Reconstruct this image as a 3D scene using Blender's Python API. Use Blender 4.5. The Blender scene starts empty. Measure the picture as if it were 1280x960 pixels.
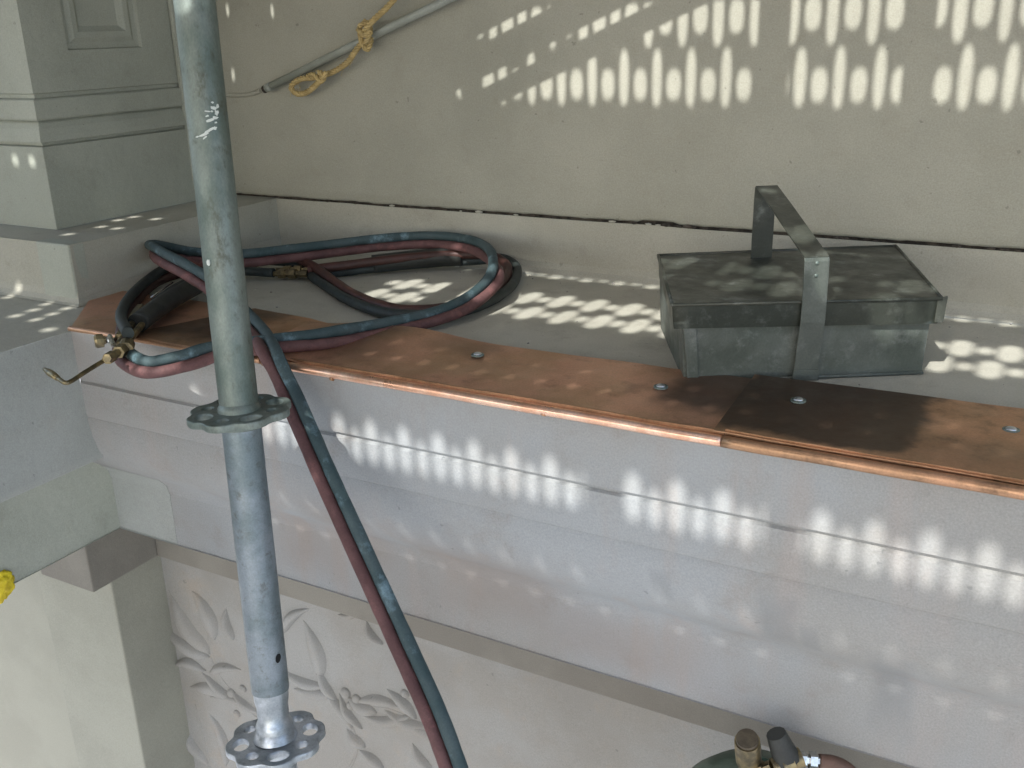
import bpy, bmesh, math, random
from mathutils import Vector, Matrix, noise
random.seed(7)
S = bpy.context.scene
C = S.collection
# ------------------------------------------------------------------ camera
H = 0.42                                   # eye height above the ledge (m)
F = 1250.0
CX = Vector((0.87312825, 0.48675747, -0.02672488))     # camera right in the world
CY = Vector((0.14179006, -0.3060248, -0.94140555))     # camera down
CZ = Vector((-0.46641466, 0.81817845, -0.33621627))    # camera forward
cam = bpy.data.cameras.new('camera'); camo = bpy.data.objects.new('camera', cam); C.objects.link(camo)
M = Matrix.Identity(4)
for i in range(3):
    M[i][0] = CX[i]; M[i][1] = -CY[i]; M[i][2] = -CZ[i]
M[2][3] = H
camo.matrix_world = M
cam.sensor_width = 36; cam.lens = F / 1280 * 36; cam.clip_start = 0.02; cam.clip_end = 2000
S.camera = camo
S.render.resolution_x = 1024; S.render.resolution_y = 768
# ------------------------------------------------------------------ light
SUNK = 0.97                                # metres forward per metre down
elev = math.atan2(1, SUNK)
w = bpy.data.worlds.new('World'); S.world = w; w.use_nodes = True
nt = w.node_tree; bg = nt.nodes['Background']
sky = nt.nodes.new('ShaderNodeTexSky'); sky.sky_type = 'NISHITA'; sky.sun_disc = False
sky.sun_elevation = elev; sky.sun_rotation = math.radians(180)
sky.air_density = 1.0; sky.dust_density = 2.5; sky.ozone_density = 1.0
nt.links.new(sky.outputs[0], bg.inputs[0]); bg.inputs[1].default_value = 0.145
sun = bpy.data.lights.new('sun', 'SUN'); sun.energy = 2.0; sun.angle = math.radians(0.6); sun.color = (1, 0.99, 0.95)
suno = bpy.data.objects.new('sun', sun); C.objects.link(suno)
d = Vector((0, SUNK, -1)).normalized()
suno.rotation_euler = d.to_track_quat('-Z', 'Y').to_euler(); suno.location = (0, -4, 6)
S.view_settings.view_transform = 'Standard'; S.view_settings.look = 'None'
S.view_settings.exposure = 1.62; S.view_settings.gamma = 1
S.render.engine = 'CYCLES'
S.cycles.max_bounces = 8; S.cycles.diffuse_bounces = 5

# ------------------------------------------------------------------ helpers
def ray(px, py): return (CX * (px - 640) + CY * (py - 480)) / F + CZ
O = Vector((0, 0, H))
def at_z(px, py, z): r = ray(px, py); return O + r * ((z - H) / r.z)
def at_y(px, py, y): r = ray(px, py); return O + r * (y / r.y)
def at_x(px, py, x): r = ray(px, py); return O + r * (x / r.x)
def at_d(px, py, dd): return O + ray(px, py) * dd

def empty(name, loc, label, cat, group=None):
    o = bpy.data.objects.new(name, None); C.objects.link(o); o.location = loc
    o.empty_display_size = 0.05
    o['label'] = label; o['category'] = cat
    if group: o['group'] = group
    return o
def tag(o, label=None, cat=None, group=None, kind=None):
    if label: o['label'] = label
    if cat: o['category'] = cat
    if group: o['group'] = group
    if kind: o['kind'] = kind
    return o

class MB:
    def __init__(s): s.v = []; s.f = []; s.sm = []
    def quad(s, a, b, c, d_, sm=False):
        n = len(s.v); s.v += [tuple(a), tuple(b), tuple(c), tuple(d_)]; s.f.append((n, n+1, n+2, n+3)); s.sm.append(sm)
    def poly(s, pts, sm=False):
        n = len(s.v); s.v += [tuple(p) for p in pts]; s.f.append(tuple(range(n, n+len(pts)))); s.sm.append(sm)
    def add(s, vs, fs, sm=False):
        n = len(s.v); s.v += [tuple(p) for p in vs]
        for f in fs: s.f.append(tuple(n+i for i in f)); s.sm.append(sm)
    def box(s, a, b, M_=None):
        x0, y0, z0 = a; x1, y1, z1 = b
        vs = [Vector(p) for p in ((x0,y0,z0),(x1,y0,z0),(x1,y1,z0),(x0,y1,z0),(x0,y0,z1),(x1,y0,z1),(x1,y1,z1),(x0,y1,z1))]
        if M_: vs = [M_ @ v for v in vs]
        s.add(vs, [(0,3,2,1),(4,5,6,7),(0,1,5,4),(1,2,6,5),(2,3,7,6),(3,0,4,7)])
    def hexa(s, vs):
        s.add(vs, [(0,3,2,1),(4,5,6,7),(0,1,5,4),(1,2,6,5),(2,3,7,6),(3,0,4,7)])
    def tube(s, pts, r, n=12, cap=True, sm=True, rad=None):
        pts = [Vector(p) for p in pts]; m = len(pts); rings = []
        t = (pts[1]-pts[0]).normalized()
        up = Vector((0,0,1)) if abs(t.z) < .9 else Vector((0,1,0))
        nrm = t.cross(up).normalized()
        vs = []
        for i, p in enumerate(pts):
            tt = (pts[min(i+1, m-1)] - pts[max(i-1, 0)]).normalized()
            nrm = (nrm - tt*nrm.dot(tt)).normalized(); b = tt.cross(nrm)
            rr = rad[i] if rad else r
            for k in range(n):
                a = 2*math.pi*k/n; vs.append(p + (nrm*math.cos(a) + b*math.sin(a))*rr)
        fs = []
        for i in range(m-1):
            for k in range(n):
                k2 = (k+1) % n; fs.append((i*n+k, i*n+k2, (i+1)*n+k2, (i+1)*n+k))
        s.add(vs, fs, sm)
        if cap:
            s.poly([vs[k] for k in range(n)][::-1]); s.poly([vs[(m-1)*n+k] for k in range(n)])
    def lathe(s, prof, M_, n=24, sm=True, hole=None):
        vs = []
        for r, z in prof:
            for k in range(n):
                a = 2*math.pi*k/n; vs.append(M_ @ Vector((r*math.cos(a), r*math.sin(a), z)))
        fs = []
        for i in range(len(prof)-1):
            for k in range(n):
                k2 = (k+1) % n; fs.append((i*n+k, i*n+k2, (i+1)*n+k2, (i+1)*n+k))
        s.add(vs, fs, sm)
    def build(s, name, mat, parent=None, bevel=0, weld=True, seg=2):
        me = bpy.data.meshes.new(name)
        me.from_pydata(s.v, [], s.f)
        me.polygons.foreach_set('use_smooth', s.sm)
        if weld:
            bm = bmesh.new(); bm.from_mesh(me); bmesh.ops.remove_doubles(bm, verts=bm.verts, dist=1e-5)
            bmesh.ops.recalc_face_normals(bm, faces=bm.faces); bm.to_mesh(me); bm.free()
        me.materials.append(mat); me.update()
        o = bpy.data.objects.new(name, me); C.objects.link(o)
        if parent is not None:
            o.parent = parent
            o.matrix_parent_inverse = Matrix.Translation(parent.location).inverted()
        if bevel:
            md = o.modifiers.new('bevel', 'BEVEL'); md.width = bevel; md.segments = seg; md.limit_method = 'ANGLE'; md.angle_limit = math.radians(35)
            md.harden_normals = False
        return o

def catmull(pts, n=8):
    pts = [Vector(p) for p in pts]; out = []
    P = [pts[0]*2-pts[1]] + pts + [pts[-1]*2-pts[-2]]
    for i in range(1, len(P)-2):
        p0, p1, p2, p3 = P[i-1:i+3]
        for k in range(n):
            t = k/n
            out.append(.5*((2*p1)+(p2-p0)*t+(2*p0-5*p1+4*p2-p3)*t*t+(3*p1-p0-3*p2+p3)*t**3))
    out.append(pts[-1]); return out

# ------------------------------------------------------------------ materials
def mat(name, base, rough=.7, metal=0.0, var=None, vscale=6, var2=None, v2scale=30, v2amt=.5, bump=.3, bscale=60, bdist=.002,
        streak=None, streak_amt=.5, ior=None, spec=.5, rvar=0, stretch=(1,1,1), hi=.62, lo=.38, coat=0, pits=0):
    m = bpy.data.materials.new(name); m.use_nodes = True; n = m.node_tree; L = n.links
    b = n.nodes['Principled BSDF']
    b.inputs['Base Color'].default_value = (*base, 1); b.inputs['Roughness'].default_value = rough; b.inputs['Metallic'].default_value = metal
    b.inputs['Specular IOR Level'].default_value = spec
    tc = n.nodes.new('ShaderNodeTexCoord'); mp = n.nodes.new('ShaderNodeMapping'); mp.inputs['Scale'].default_value = stretch
    g = n.nodes.new('ShaderNodeNewGeometry')
    L.new(g.outputs['Position'], mp.inputs['Vector'])
    col = None
    def nz(scale, detail=6, rough_=.6, src=None):
        x = n.nodes.new('ShaderNodeTexNoise'); x.inputs['Scale'].default_value = scale; x.inputs['Detail'].default_value = detail; x.inputs['Roughness'].default_value = rough_
        L.new((src or mp).outputs[0], x.inputs['Vector']); return x
    def ramp(src, a, c):
        r = n.nodes.new('ShaderNodeMapRange'); r.inputs[1].default_value = a; r.inputs[2].default_value = c; r.clamp = True; r.interpolation_type = 'SMOOTHSTEP'
        L.new(src, r.inputs[0]); return r
    def mix(f, c1, c2):
        x = n.nodes.new('ShaderNodeMix'); x.data_type = 'RGBA'
        if isinstance(f, float): x.inputs[0].default_value = f
        else: L.new(f, x.inputs[0])
        for idx, cc in ((6, c1), (7, c2)):
            if isinstance(cc, tuple): x.inputs[idx].default_value = (*cc, 1)
            else: L.new(cc, x.inputs[idx])
        return x.outputs[2]
    cur = base
    if var is not None:
        cur = mix(ramp(nz(vscale).outputs[0], lo, hi).outputs[0], cur, var)
    if var2 is not None:
        mm = n.nodes.new('ShaderNodeMath'); mm.operation = 'MULTIPLY'; mm.inputs[1].default_value = v2amt
        L.new(ramp(nz(v2scale, 8, .7).outputs[0], .52, .72).outputs[0], mm.inputs[0]); cur = mix(mm.outputs[0], cur, var2)
    if streak is not None:
        m2 = n.nodes.new('ShaderNodeMapping'); m2.inputs['Scale'].default_value = (9, 9, 1.1); L.new(g.outputs['Position'], m2.inputs['Vector'])
        mm = n.nodes.new('ShaderNodeMath'); mm.operation = 'MULTIPLY'; mm.inputs[1].default_value = streak_amt
        L.new(ramp(nz(1.6, 5, .6, m2).outputs[0], .5, .72).outputs[0], mm.inputs[0]); cur = mix(mm.outputs[0], cur, streak)
    if pits:
        pn = nz(70, 2, .5); pr_ = ramp(pn.outputs[0], .73, .77)
        mm = n.nodes.new('ShaderNodeMath'); mm.operation = 'MULTIPLY'; mm.inputs[1].default_value = pits; L.new(pr_.outputs[0], mm.inputs[0])
        cur = mix(mm.outputs[0], cur, tuple(c*.35 for c in base))
        ln = nz(2.3, 3, .5); lr = ramp(ln.outputs[0], .55, .75); mm = n.nodes.new('ShaderNodeMath'); mm.operation = 'MULTIPLY'; mm.inputs[1].default_value = .28; L.new(lr.outputs[0], mm.inputs[0])
        cur = mix(mm.outputs[0], cur, tuple(c*.62 for c in base))
    # fine grain of the surface
    gr = nz(420, 3, .7); mm = n.nodes.new('ShaderNodeMapRange'); mm.inputs[1].default_value = .3; mm.inputs[2].default_value = .7; mm.inputs[3].default_value = .86; mm.inputs[4].default_value = 1.10
    L.new(gr.outputs[0], mm.inputs[0])
    vm = n.nodes.new('ShaderNodeVectorMath'); vm.operation = 'SCALE'; L.new(mm.outputs[0], vm.inputs['Scale'])
    if isinstance(cur, tuple): vm.inputs[0].default_value = cur
    else: L.new(cur, vm.inputs[0])
    L.new(vm.outputs[0], b.inputs['Base Color'])
    if rvar:
        rr = n.nodes.new('ShaderNodeMapRange'); rr.inputs[1].default_value = .3; rr.inputs[2].default_value = .7
        rr.inputs[3].default_value = max(.02, rough-rvar); rr.inputs[4].default_value = min(1, rough+rvar)
        L.new(nz(v2scale*.8).outputs[0], rr.inputs[0]); L.new(rr.outputs[0], b.inputs['Roughness'])
    if bump:
        bp = n.nodes.new('ShaderNodeBump'); bp.inputs['Strength'].default_value = bump; bp.inputs['Distance'].default_value = bdist
        if pits:
            b2 = n.nodes.new('ShaderNodeBump'); b2.inputs['Strength'].default_value = .45; b2.inputs['Distance'].default_value = .006
            L.new(nz(13, 3, .5).outputs[0], b2.inputs['Height']); L.new(b2.outputs[0], bp.inputs['Normal'])
        L.new(nz(bscale, 8, .65).outputs[0], bp.inputs['Height']); L.new(bp.outputs[0], b.inputs['Normal'])
    if coat: b.inputs['Coat Weight'].default_value = coat
    return m

PLASTER = mat('cream_plaster', (.405,.395,.33), .9, var=(.36,.352,.292), vscale=3, var2=(.31,.29,.225), v2scale=14, v2amt=.35, bump=.35, bscale=130, bdist=.0015, pits=0.45)
STONE = mat('pale_limestone', (.325,.34,.35), .82, var=(.305,.30,.285), vscale=1.9, var2=(.25,.22,.195), v2scale=15, v2amt=.42, bump=.4, bscale=90, bdist=.0018, streak=(.34,.31,.29), streak_amt=.75, pits=.4)  # broad cool and warm variation puts the light's tint into the stone
STONE2 = mat('painted_stone', (.365,.38,.36), .8, var=(.325,.34,.32), vscale=5, var2=(.31,.30,.26), v2scale=18, v2amt=.3, bump=.4, bscale=80, bdist=.0018, pits=.4)
LEDGE = mat('ledge_render', (.47,.455,.385), .8, var=(.41,.395,.33), vscale=4, var2=(.30,.275,.225), v2scale=14, v2amt=.5, bump=.4, bscale=110, bdist=.0015, pits=.4)
PIERM = mat('pier_paint', (.40,.415,.355), .8, var=(.35,.365,.31), vscale=5, var2=(.25,.25,.20), v2scale=16, v2amt=.3, bump=.4, bscale=80, bdist=.0018, pits=.4)
FRIEZE = mat('carved_stone', (.305,.30,.285), .85, var=(.275,.26,.235), vscale=3.5, var2=(.34,.28,.22), v2scale=10, v2amt=.45, bump=.4, bscale=90, bdist=.0018, pits=.4)
BANDM = mat('shaded_tan_stone', (.225,.21,.18), .85, var=(.19,.175,.15), vscale=5, bump=.4, bscale=90, bdist=.0018)  # shade under the cornice put into a darker stone colour
PILM = mat('yellowed_stone', (.31,.305,.25), .85, var=(.28,.275,.225), vscale=4, bump=.4, bscale=90, bdist=.0018)
DARK = mat('open_joint', (.035,.03,.025), .95, var=(.09,.075,.06), vscale=60, bump=.6, bscale=200)
GALV = mat('galvanised_steel', (.20,.235,.215), .5, metal=.5, var=(.12,.155,.138), vscale=16, var2=(.085,.085,.062), v2scale=50, v2amt=.85, bump=.3, bscale=120, bdist=.001, rvar=.12, stretch=(1,1,.55))
GALVL = mat('cleaner_galvanised_steel', (.25,.29,.32), .46, metal=.5, var=(.16,.20,.215), vscale=18, var2=(.10,.10,.085), v2scale=60, v2amt=.75, bump=.3, bscale=120, bdist=.001, rvar=.12)
GALVB = mat('bright_cast_steel', (.52,.56,.60), .38, metal=.75, var=(.34,.38,.41), vscale=30, var2=(.2,.2,.19), v2scale=60, v2amt=.5, bump=.3, bscale=150, bdist=.001, rvar=.1)
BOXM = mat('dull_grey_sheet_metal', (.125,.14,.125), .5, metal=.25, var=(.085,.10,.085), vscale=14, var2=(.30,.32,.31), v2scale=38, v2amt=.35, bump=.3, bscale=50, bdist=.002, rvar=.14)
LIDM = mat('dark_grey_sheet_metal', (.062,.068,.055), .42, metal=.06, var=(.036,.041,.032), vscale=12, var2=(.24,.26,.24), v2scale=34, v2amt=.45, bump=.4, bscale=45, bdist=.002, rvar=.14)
COPPER = mat('new_copper', (.66,.37,.25), .42, metal=.72, var=(.52,.31,.19), vscale=9, var2=(.30,.16,.11), v2scale=20, v2amt=.6, bump=.35, bscale=18, bdist=.004, rvar=.12)
COPPER_D = mat('heat_darkened_copper', (.085,.06,.042), .38, metal=.7, var=(.14,.085,.05), vscale=11, var2=(.30,.15,.08), v2scale=24, v2amt=.25, bump=.35, bscale=20, bdist=.003, rvar=.12)
COPPER_O = mat('brown_tarnished_copper', (.58,.33,.20), .42, metal=.75, var=(.44,.26,.15), vscale=12, var2=(.12,.075,.05), v2scale=24, v2amt=.6, bump=.35, bscale=20, bdist=.003, rvar=.12)
def tarnish(m, spots, dark=(.075,.05,.035), up=False):
    n = m.node_tree; L = n.links; b = n.nodes['Principled BSDF']; src = b.inputs['Base Color'].links[0].from_socket
    g_ = n.nodes.new('ShaderNodeNewGeometry'); nz_ = n.nodes.new('ShaderNodeTexNoise'); nz_.inputs['Scale'].default_value = 22; nz_.inputs['Detail'].default_value = 6
    L.new(g_.outputs['Position'], nz_.inputs['Vector'])
    tot = None
    for (cx_, cy_, rx, ry, soft, amt) in spots:
        mp = n.nodes.new('ShaderNodeMapping'); mp.vector_type = 'POINT'
        mp.inputs['Location'].default_value = (-cx_/rx, 0, -cy_/ry) if up else (-cx_/rx, -cy_/ry, 0); mp.inputs['Scale'].default_value = (1/rx, 0, 1/ry) if up else (1/rx, 1/ry, 0); L.new(g_.outputs['Position'], mp.inputs['Vector'])
        ab = n.nodes.new('ShaderNodeVectorMath'); ab.operation = 'ABSOLUTE'; L.new(mp.outputs[0], ab.inputs[0])
        sx = n.nodes.new('ShaderNodeSeparateXYZ'); L.new(ab.outputs[0], sx.inputs[0])
        p1 = n.nodes.new('ShaderNodeMath'); p1.operation = 'SMOOTH_MAX'; p1.inputs[2].default_value = .3; L.new(sx.outputs[0], p1.inputs[0]); L.new(sx.outputs[2 if up else 1], p1.inputs[1])
        ad = n.nodes.new('ShaderNodeMath'); ad.operation = 'MULTIPLY_ADD'; ad.inputs[1].default_value = .55; L.new(nz_.outputs[0], ad.inputs[0]); L.new(p1.outputs[0], ad.inputs[2])
        r = n.nodes.new('ShaderNodeMapRange'); r.inputs[1].default_value = 1.28+soft; r.inputs[2].default_value = 1.28-soft; r.inputs[3].default_value = 0; r.inputs[4].default_value = amt; r.interpolation_type = 'SMOOTHSTEP'
        L.new(ad.outputs[0], r.inputs[0])
        if tot is None: tot = r.outputs[0]
        else:
            mx = n.nodes.new('ShaderNodeMath'); mx.operation = 'MAXIMUM'; L.new(tot, mx.inputs[0]); L.new(r.outputs[0], mx.inputs[1]); tot = mx.outputs[0]
    x = n.nodes.new('ShaderNodeMix'); x.data_type = 'RGBA'; L.new(tot, x.inputs[0]); L.new(src, x.inputs[6]); x.inputs[7].default_value = (*dark, 1)
    L.new(x.outputs[2], b.inputs['Base Color'])
COPPER_B = mat('highlit_copper_bead', (.97,.66,.50), .32, metal=.9, var=(.85,.48,.32), vscale=30, bump=.15, bscale=60, bdist=.001, rvar=.08)  # paler than the sheets: sky highlight put into the bead's colour
ZINC = mat('zinc_screw', (.6,.62,.65), .3, metal=.9, bump=.1)
BLUE = mat('blue_rubber', (.058,.088,.094), .72, var=(.036,.066,.072), vscale=22, var2=(.20,.31,.37), v2scale=24, v2amt=.8, bump=.3, bscale=160, bdist=.001)
RED = mat('red_rubber', (.132,.062,.060), .72, var=(.09,.04,.04), vscale=30, var2=(.32,.13,.12), v2scale=26, v2amt=.55, bump=.3, bscale=160, bdist=.001)
BLUE_SHADED = mat('shaded_blue_rubber', (.030,.040,.038), .6, var=(.019,.025,.024), vscale=30, var2=(.07,.10,.11), v2scale=30, v2amt=.4, bump=.3, bscale=160, bdist=.001)  # blue hose again, its shade and dirt put into a darker colour
RED_SHADED = mat('shaded_red_rubber', (.075,.028,.022), .55, var=(.045,.02,.016), vscale=30, var2=(.16,.06,.045), v2scale=30, v2amt=.4, bump=.3, bscale=160, bdist=.001)  # red hose again, its shade and dirt put into a darker colour
BLACK = mat('black_sleeve', (.022,.024,.022), .6, var=(.035,.037,.033), vscale=30, bump=.5, bscale=120, bdist=.001)
BRASS = mat('dirty_brass', (.30,.24,.13), .4, metal=.85, var=(.13,.11,.07), vscale=50, bump=.2, rvar=.1)
STEEL = mat('bright_steel', (.6,.6,.58), .25, metal=1, var=(.35,.35,.33), vscale=40, bump=.1)
PIPE = mat('grey_plastic_conduit', (.36,.38,.34), .5, var=(.30,.32,.28), vscale=20, bump=.15)
ROPE = mat('yellow_fibre_rope', (.58,.44,.20), .85, var=(.43,.32,.14), vscale=60, var2=(.68,.56,.32), v2scale=90, v2amt=.5, bump=.6, bscale=500, bdist=.001)
YELLOW = mat('yellow_cloth', (.75,.60,.02), .6, var=(.60,.44,.02), vscale=30, bump=.6, bscale=60, bdist=.004)
GREEN = mat('green_paint', (.15,.21,.165), .4, var=(.05,.10,.07), vscale=20, var2=(.16,.2,.16), v2scale=50, v2amt=.4, bump=.2)
DECKM = mat('scaffold_deck_steel', (.38,.40,.40), .5, metal=.4, var=(.28,.30,.30), vscale=10, bump=.2)
WOOD = mat('scaffold_board_wood', (.32,.25,.17), .8, var=(.25,.19,.13), vscale=8, bump=.4, stretch=(1,12,12))
GROUND = mat('street_paving', (.34,.33,.31), .9, var=(.28,.275,.26), vscale=.8, bump=.3, bscale=8, bdist=.01)
PAINT = mat('white_paint_smear', (.62,.66,.62), .7, bump=.4, bscale=90)

tarnish(COPPER, [(-.345,1.10,.050,.085,.30,.8), (-.86,1.06,.07,.06,.6,.45), (-.70,1.10,.05,.03,.6,.35)])
tarnish(COPPER_O, [(-.21,1.075,.105,.105,.10,.93), (-.03,1.00,.10,.04,.7,.35), (-1.13,1.06,.085,.085,.35,.8), (-.93,1.0,.05,.05,.5,.6)])
tarnish(STONE, [(-.225,-.215,.020,.040,.5,.45), (-.19,-.235,.010,.025,.5,.4), (-.105,-.30,.020,.060,.6,.45), (-.36,-.20,.012,.02,.5,.3)], (.19,.20,.205), up=True)
tarnish(STONE, [(-.64,-.31,.10,.07,.8,.55), (-.86,-.28,.06,.08,.8,.45), (-.45,-.36,.12,.04,.8,.5), (-.98,-.34,.07,.05,.8,.5)], (.27,.225,.195), up=True)
# ------------------------------------------------------------------ ground far below
g = MB(); g.quad((-400,-400,-9.5),(400,-400,-9.5),(400,400,-9.5),(-400,400,-9.5)); tag(g.build('ground', GROUND, weld=False), kind='structure')

# ------------------------------------------------------------------ cornice
XE, YE = -1.327, 0.957             # inner corner of the ledge's front edge
XR, YR = 2.2, -1.6                 # how far the two arms are built
WALLY, CZT = 1.567, 0.10           # face of the wall above, top of its base course
PX, PY = -1.579, 1.148             # corner of the pier
CXC, CYC = -1.440, 1.065           # corner of the base course
prof = [(0,0),(0,-.004),(0,-.0815),(.005,-.084),(.0055,-.0875),(.001,-.090),(.002,-.125),(.003,-.146),(.0055,-.149),(.004,-.153),(.008,-.185),(.018,-.215),(.036,-.243),
        (.060,-.266),(.084,-.284),(.0975,-.300),(.1025,-.318),(.1025,-.4125),(.1015,-.4145),(.099,-.415),(.46,-.416)]
profr = [(0,0),(0,-.004),(0,-.080),(.0003,-.084),(.0006,-.090),(.001,-.094),(.002,-.125),(.003,-.146),(.0035,-.149),(.004,-.153),(.005,-.185),(.007,-.215),(.010,-.226),
        (.014,-.230),(.095,-.232),(.1015,-.234),(.1025,-.238),(.1025,-.4125),(.1015,-.4145),(.099,-.415),(.46,-.416)]
cor = empty('cornice', (XE, YE, 0), 'pale moulded limestone cornice whose ledge carries the toolbox and the coiled hoses', 'cornice')
def band(mb, p0, p1, ax, nseg, wob=.0009, xend=None, dof=0):
    rows = []
    for j in range(nseg+1):
        t = j/nseg
        row = []
        for k, (o, z) in enumerate((p0, p1)):
            o = o-dof
            cx_, cy_ = XE-o, YE+o
            if z < -.12: cx_, cy_ = (XE-.125, cy_) if ax == 'x' else (cx_, YE+.125)
            x, y = (cx_+((xend or XR)-cx_)*t, cy_) if ax == 'x' else (cx_, cy_+(YR-cy_)*t)
            if 0 < j:
                q = noise.noise(Vector((x*7, y*7, z*60)))*wob
                if ax == 'x': y += q
                else: x += q
                z += noise.noise(Vector((x*5+9, y*5, z*40)))*wob
            row.append((x, y, z))
        rows.append(row)
    for j in range(nseg): mb.quad(rows[j][0], rows[j+1][0], rows[j+1][1], rows[j][1], True)
# groups of the profile become stone courses; each is a part
def course(name, i0, i1, mtl, axes=('x','y')):
    for ax in axes:
        mb = MB()
        for i in range(i0, i1): band(mb, *((prof[i], prof[i+1]) if ax == 'x' else (profr[i], profr[i+1])), ax, 60 if ax == 'x' else 30)
        o = mb.build(name, mtl, cor)
        md = o.modifiers.new('es', 'EDGE_SPLIT'); md.split_angle = math.radians(38)
course('upper_moulding', 1, 16, STONE, ('x',)); course('upper_moulding', 1, 14, STONE2, ('y',))
course('lower_fascia', 16, 20, STONE, ('x',)); course('lower_fascia', 14, 20, PIERM, ('y',))
# paler repaired block in the inner corner of the lower fascia
mb = MB()
xb = at_y(213, 620, YE+.1025).x
for i in range(14, 19): band(mb, prof[i], prof[i+1], 'x', 8, 0.0, xb, .0009)
o = mb.build('corner_block', STONE2, cor)
mb = MB(); mb.poly([(xb, YE+o_-.0009, z_) for o_, z_ in prof[14:20]]+[(xb, YE+.12, z_) for z_ in (prof[19][1], prof[14][1])]); mb.build('corner_block_end', STONE2, cor)
# ledge top, slightly uneven sheet
mb = MB()
def ledge_z(x, y): return noise.noise(Vector((x*3, y*3, 0)))*.0015
def sheet(x0, x1, y0, y1, nx, ny, mitre=False):
    for i in range(nx):
        for j in range(ny):
            q = []
            for a, b in ((i,j),(i+1,j),(i+1,j+1),(i,j+1)):
                x = x0+(x1-x0)*a/nx; y = y0+(y1-y0)*b/ny
                edge = (abs(y-YE) < 1e-6 and x >= XE-1e-6) or (abs(x-XE) < 1e-6 and y <= YE+1e-6)
                q.append((x, y, 0 - .004*edge if edge else ledge_z(x, y)-.0001))
            mb.quad(*q, True)
sheet(XE, XR, YE, WALLY+.05, 70, 14)
sheet(-2.6, XE, YE, WALLY+.05, 20, 14)
sheet(-2.6, XE, YR, YE, 20, 30)
mb.build('ledge_top', LEDGE, cor)

# ------------------------------------------------------------------ base course + joint
bc = empty('base_course', (CXC, WALLY, 0), 'low plain stone course between the cornice ledge and the plastered wall', 'wall')
mb = MB()
def skirt(a, b, s0, s1, mb, z0, z1, n=40):
    # vertical face with a small hand-trowelled fillet at the foot, mitred at its ends
    a = Vector(a); b = Vector(b); dr = (b-a).normalized(); nr = Vector((dr.y, -dr.x, 0))
    lv = [(0, z1), (0, z1-.03), (0, z0+.02), (.003, z0+.010), (.009, z0+.003), (.016, z0+.0004)]
    for i in range(n):
        for (o1, za), (o2, zb) in zip(lv[:-1], lv[1:]):
            def P(t, o, z):
                q = a+dr*(s0*o) + ((b-a)+dr*(s1*o-s0*o))*t; wv = noise.noise(Vector((q.x*4, q.y*4, z*8)))*.002
                q = q+nr*(o+(wv if 0 < t < 1 and z > z0+.005 else 0))
                return (q.x, q.y, z + (noise.noise(Vector((q.x*9, q.y*9, 3)))*.0018 if z == z1 and 0 < t < 1 else 0))
            mb.quad(P(i/n,o1,za), P((i+1)/n,o1,za), P((i+1)/n,o2,zb), P(i/n,o2,zb), True)
IC = WALLY                               # the course is flush with the wall above
skirt((-2.6, CYC, 0), (CXC, CYC, 0), 0, 1, mb, 0, CZT)
skirt((CXC, CYC, 0), (CXC, IC, 0), -1, -1, mb, 0, CZT)
skirt((CXC, IC, 0), (XR, IC, 0), 1, 0, mb, 0, CZT)
o = mb.build('course_face', LEDGE, bc, weld=False)
mb = MB()
mb.quad((-2.6, CYC, CZT-.0005), (CXC, CYC, CZT-.0005), (CXC, IC+.1, CZT-.0005), (-2.6, IC+.1, CZT-.0005))
mb.build('course_top', LEDGE, bc)
# stone end of the course, paler
mb = MB(); xq = at_y(46, 303, CYC).x
mb.box((xq, CYC-.0035, .004), (CXC-.0004, CYC+.03, CZT+.0012)); mb.build('end_stone', PIERM, bc, bevel=.004)
mb = MB()
mb.box((-2.6, IC+.012, CZT-.03), (XR, IC+.03, CZT+.03)); mb.build('open_joint', DARK, bc)

# grit and mortar crumbs lying on the ledge
mb = MB(); random.seed(21)
for k in range(170):
    if k < 90: x, y = random.uniform(-1.4, .25), WALLY-.018-abs(random.gauss(0, .05))
    else: x, y = random.uniform(-1.35, .25), random.uniform(1.17, 1.54)
    r = random.choice((.0008, .0010, .0014, .0020)); c = Vector((x, y, r*.5)); a0 = random.uniform(0, 6)
    vs = [c+Vector((r*math.cos(a0+i*1.57)*random.uniform(.6,1.3), r*math.sin(a0+i*1.57)*random.uniform(.6,1.3), 0)) for i in range(4)]+[c+Vector((0,0,r*.8)), c-Vector((0,0,r*.8))]
    mb.add(vs, [(0,1,4),(1,2,4),(2,3,4),(3,0,4),(1,0,5),(2,1,5),(3,2,5),(0,3,5)])
tag(mb.build('grit', FRIEZE, weld=False), kind='stuff')
# ------------------------------------------------------------------ wall above
wl = empty('plaster_wall', (0, WALLY, CZT), 'cream plastered wall with sun spots, behind the ledge and toolbox', 'wall')
mb = MB()
N = 420; bot = []
for i in range(N+1):
    x = CXC-.9 + (XR-CXC+.9)*i/N
    z = CZT+.0045 + noise.noise(Vector((x*14, 1, 0)))*.0022 + noise.noise(Vector((x*60, 4, 0)))*.0012
    if -.64 < x < -.57: z += .003
    z = max(z, CZT+.0018)
    bot.append((x, z))
for i in range(N):
    (x0, z0), (x1, z1) = bot[i], bot[i+1]
    lv = [0, .004, .02, .1, .3]
    for a, b in zip(lv[:-1], lv[1:]):
        yo = lambda l: WALLY + (.0025 if l == 0 else 0)
        mb.quad((x0, yo(a), z0+a), (x1, yo(b if False else a), z1+a), (x1, yo(b), z1+b), (x0, yo(b), z0+b), True)
    mb.quad((x0, WALLY, z0+.3), (x1, WALLY, z1+.3), (x1, WALLY, 3.2), (x0, WALLY, 3.2), True)
    mb.quad((x0, WALLY+.014, z0), (x1, WALLY+.014, z1), (x1, WALLY+.0025, z1), (x0, WALLY+.0025, z0))
mb.build('wall_face', PLASTER, wl)
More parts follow.
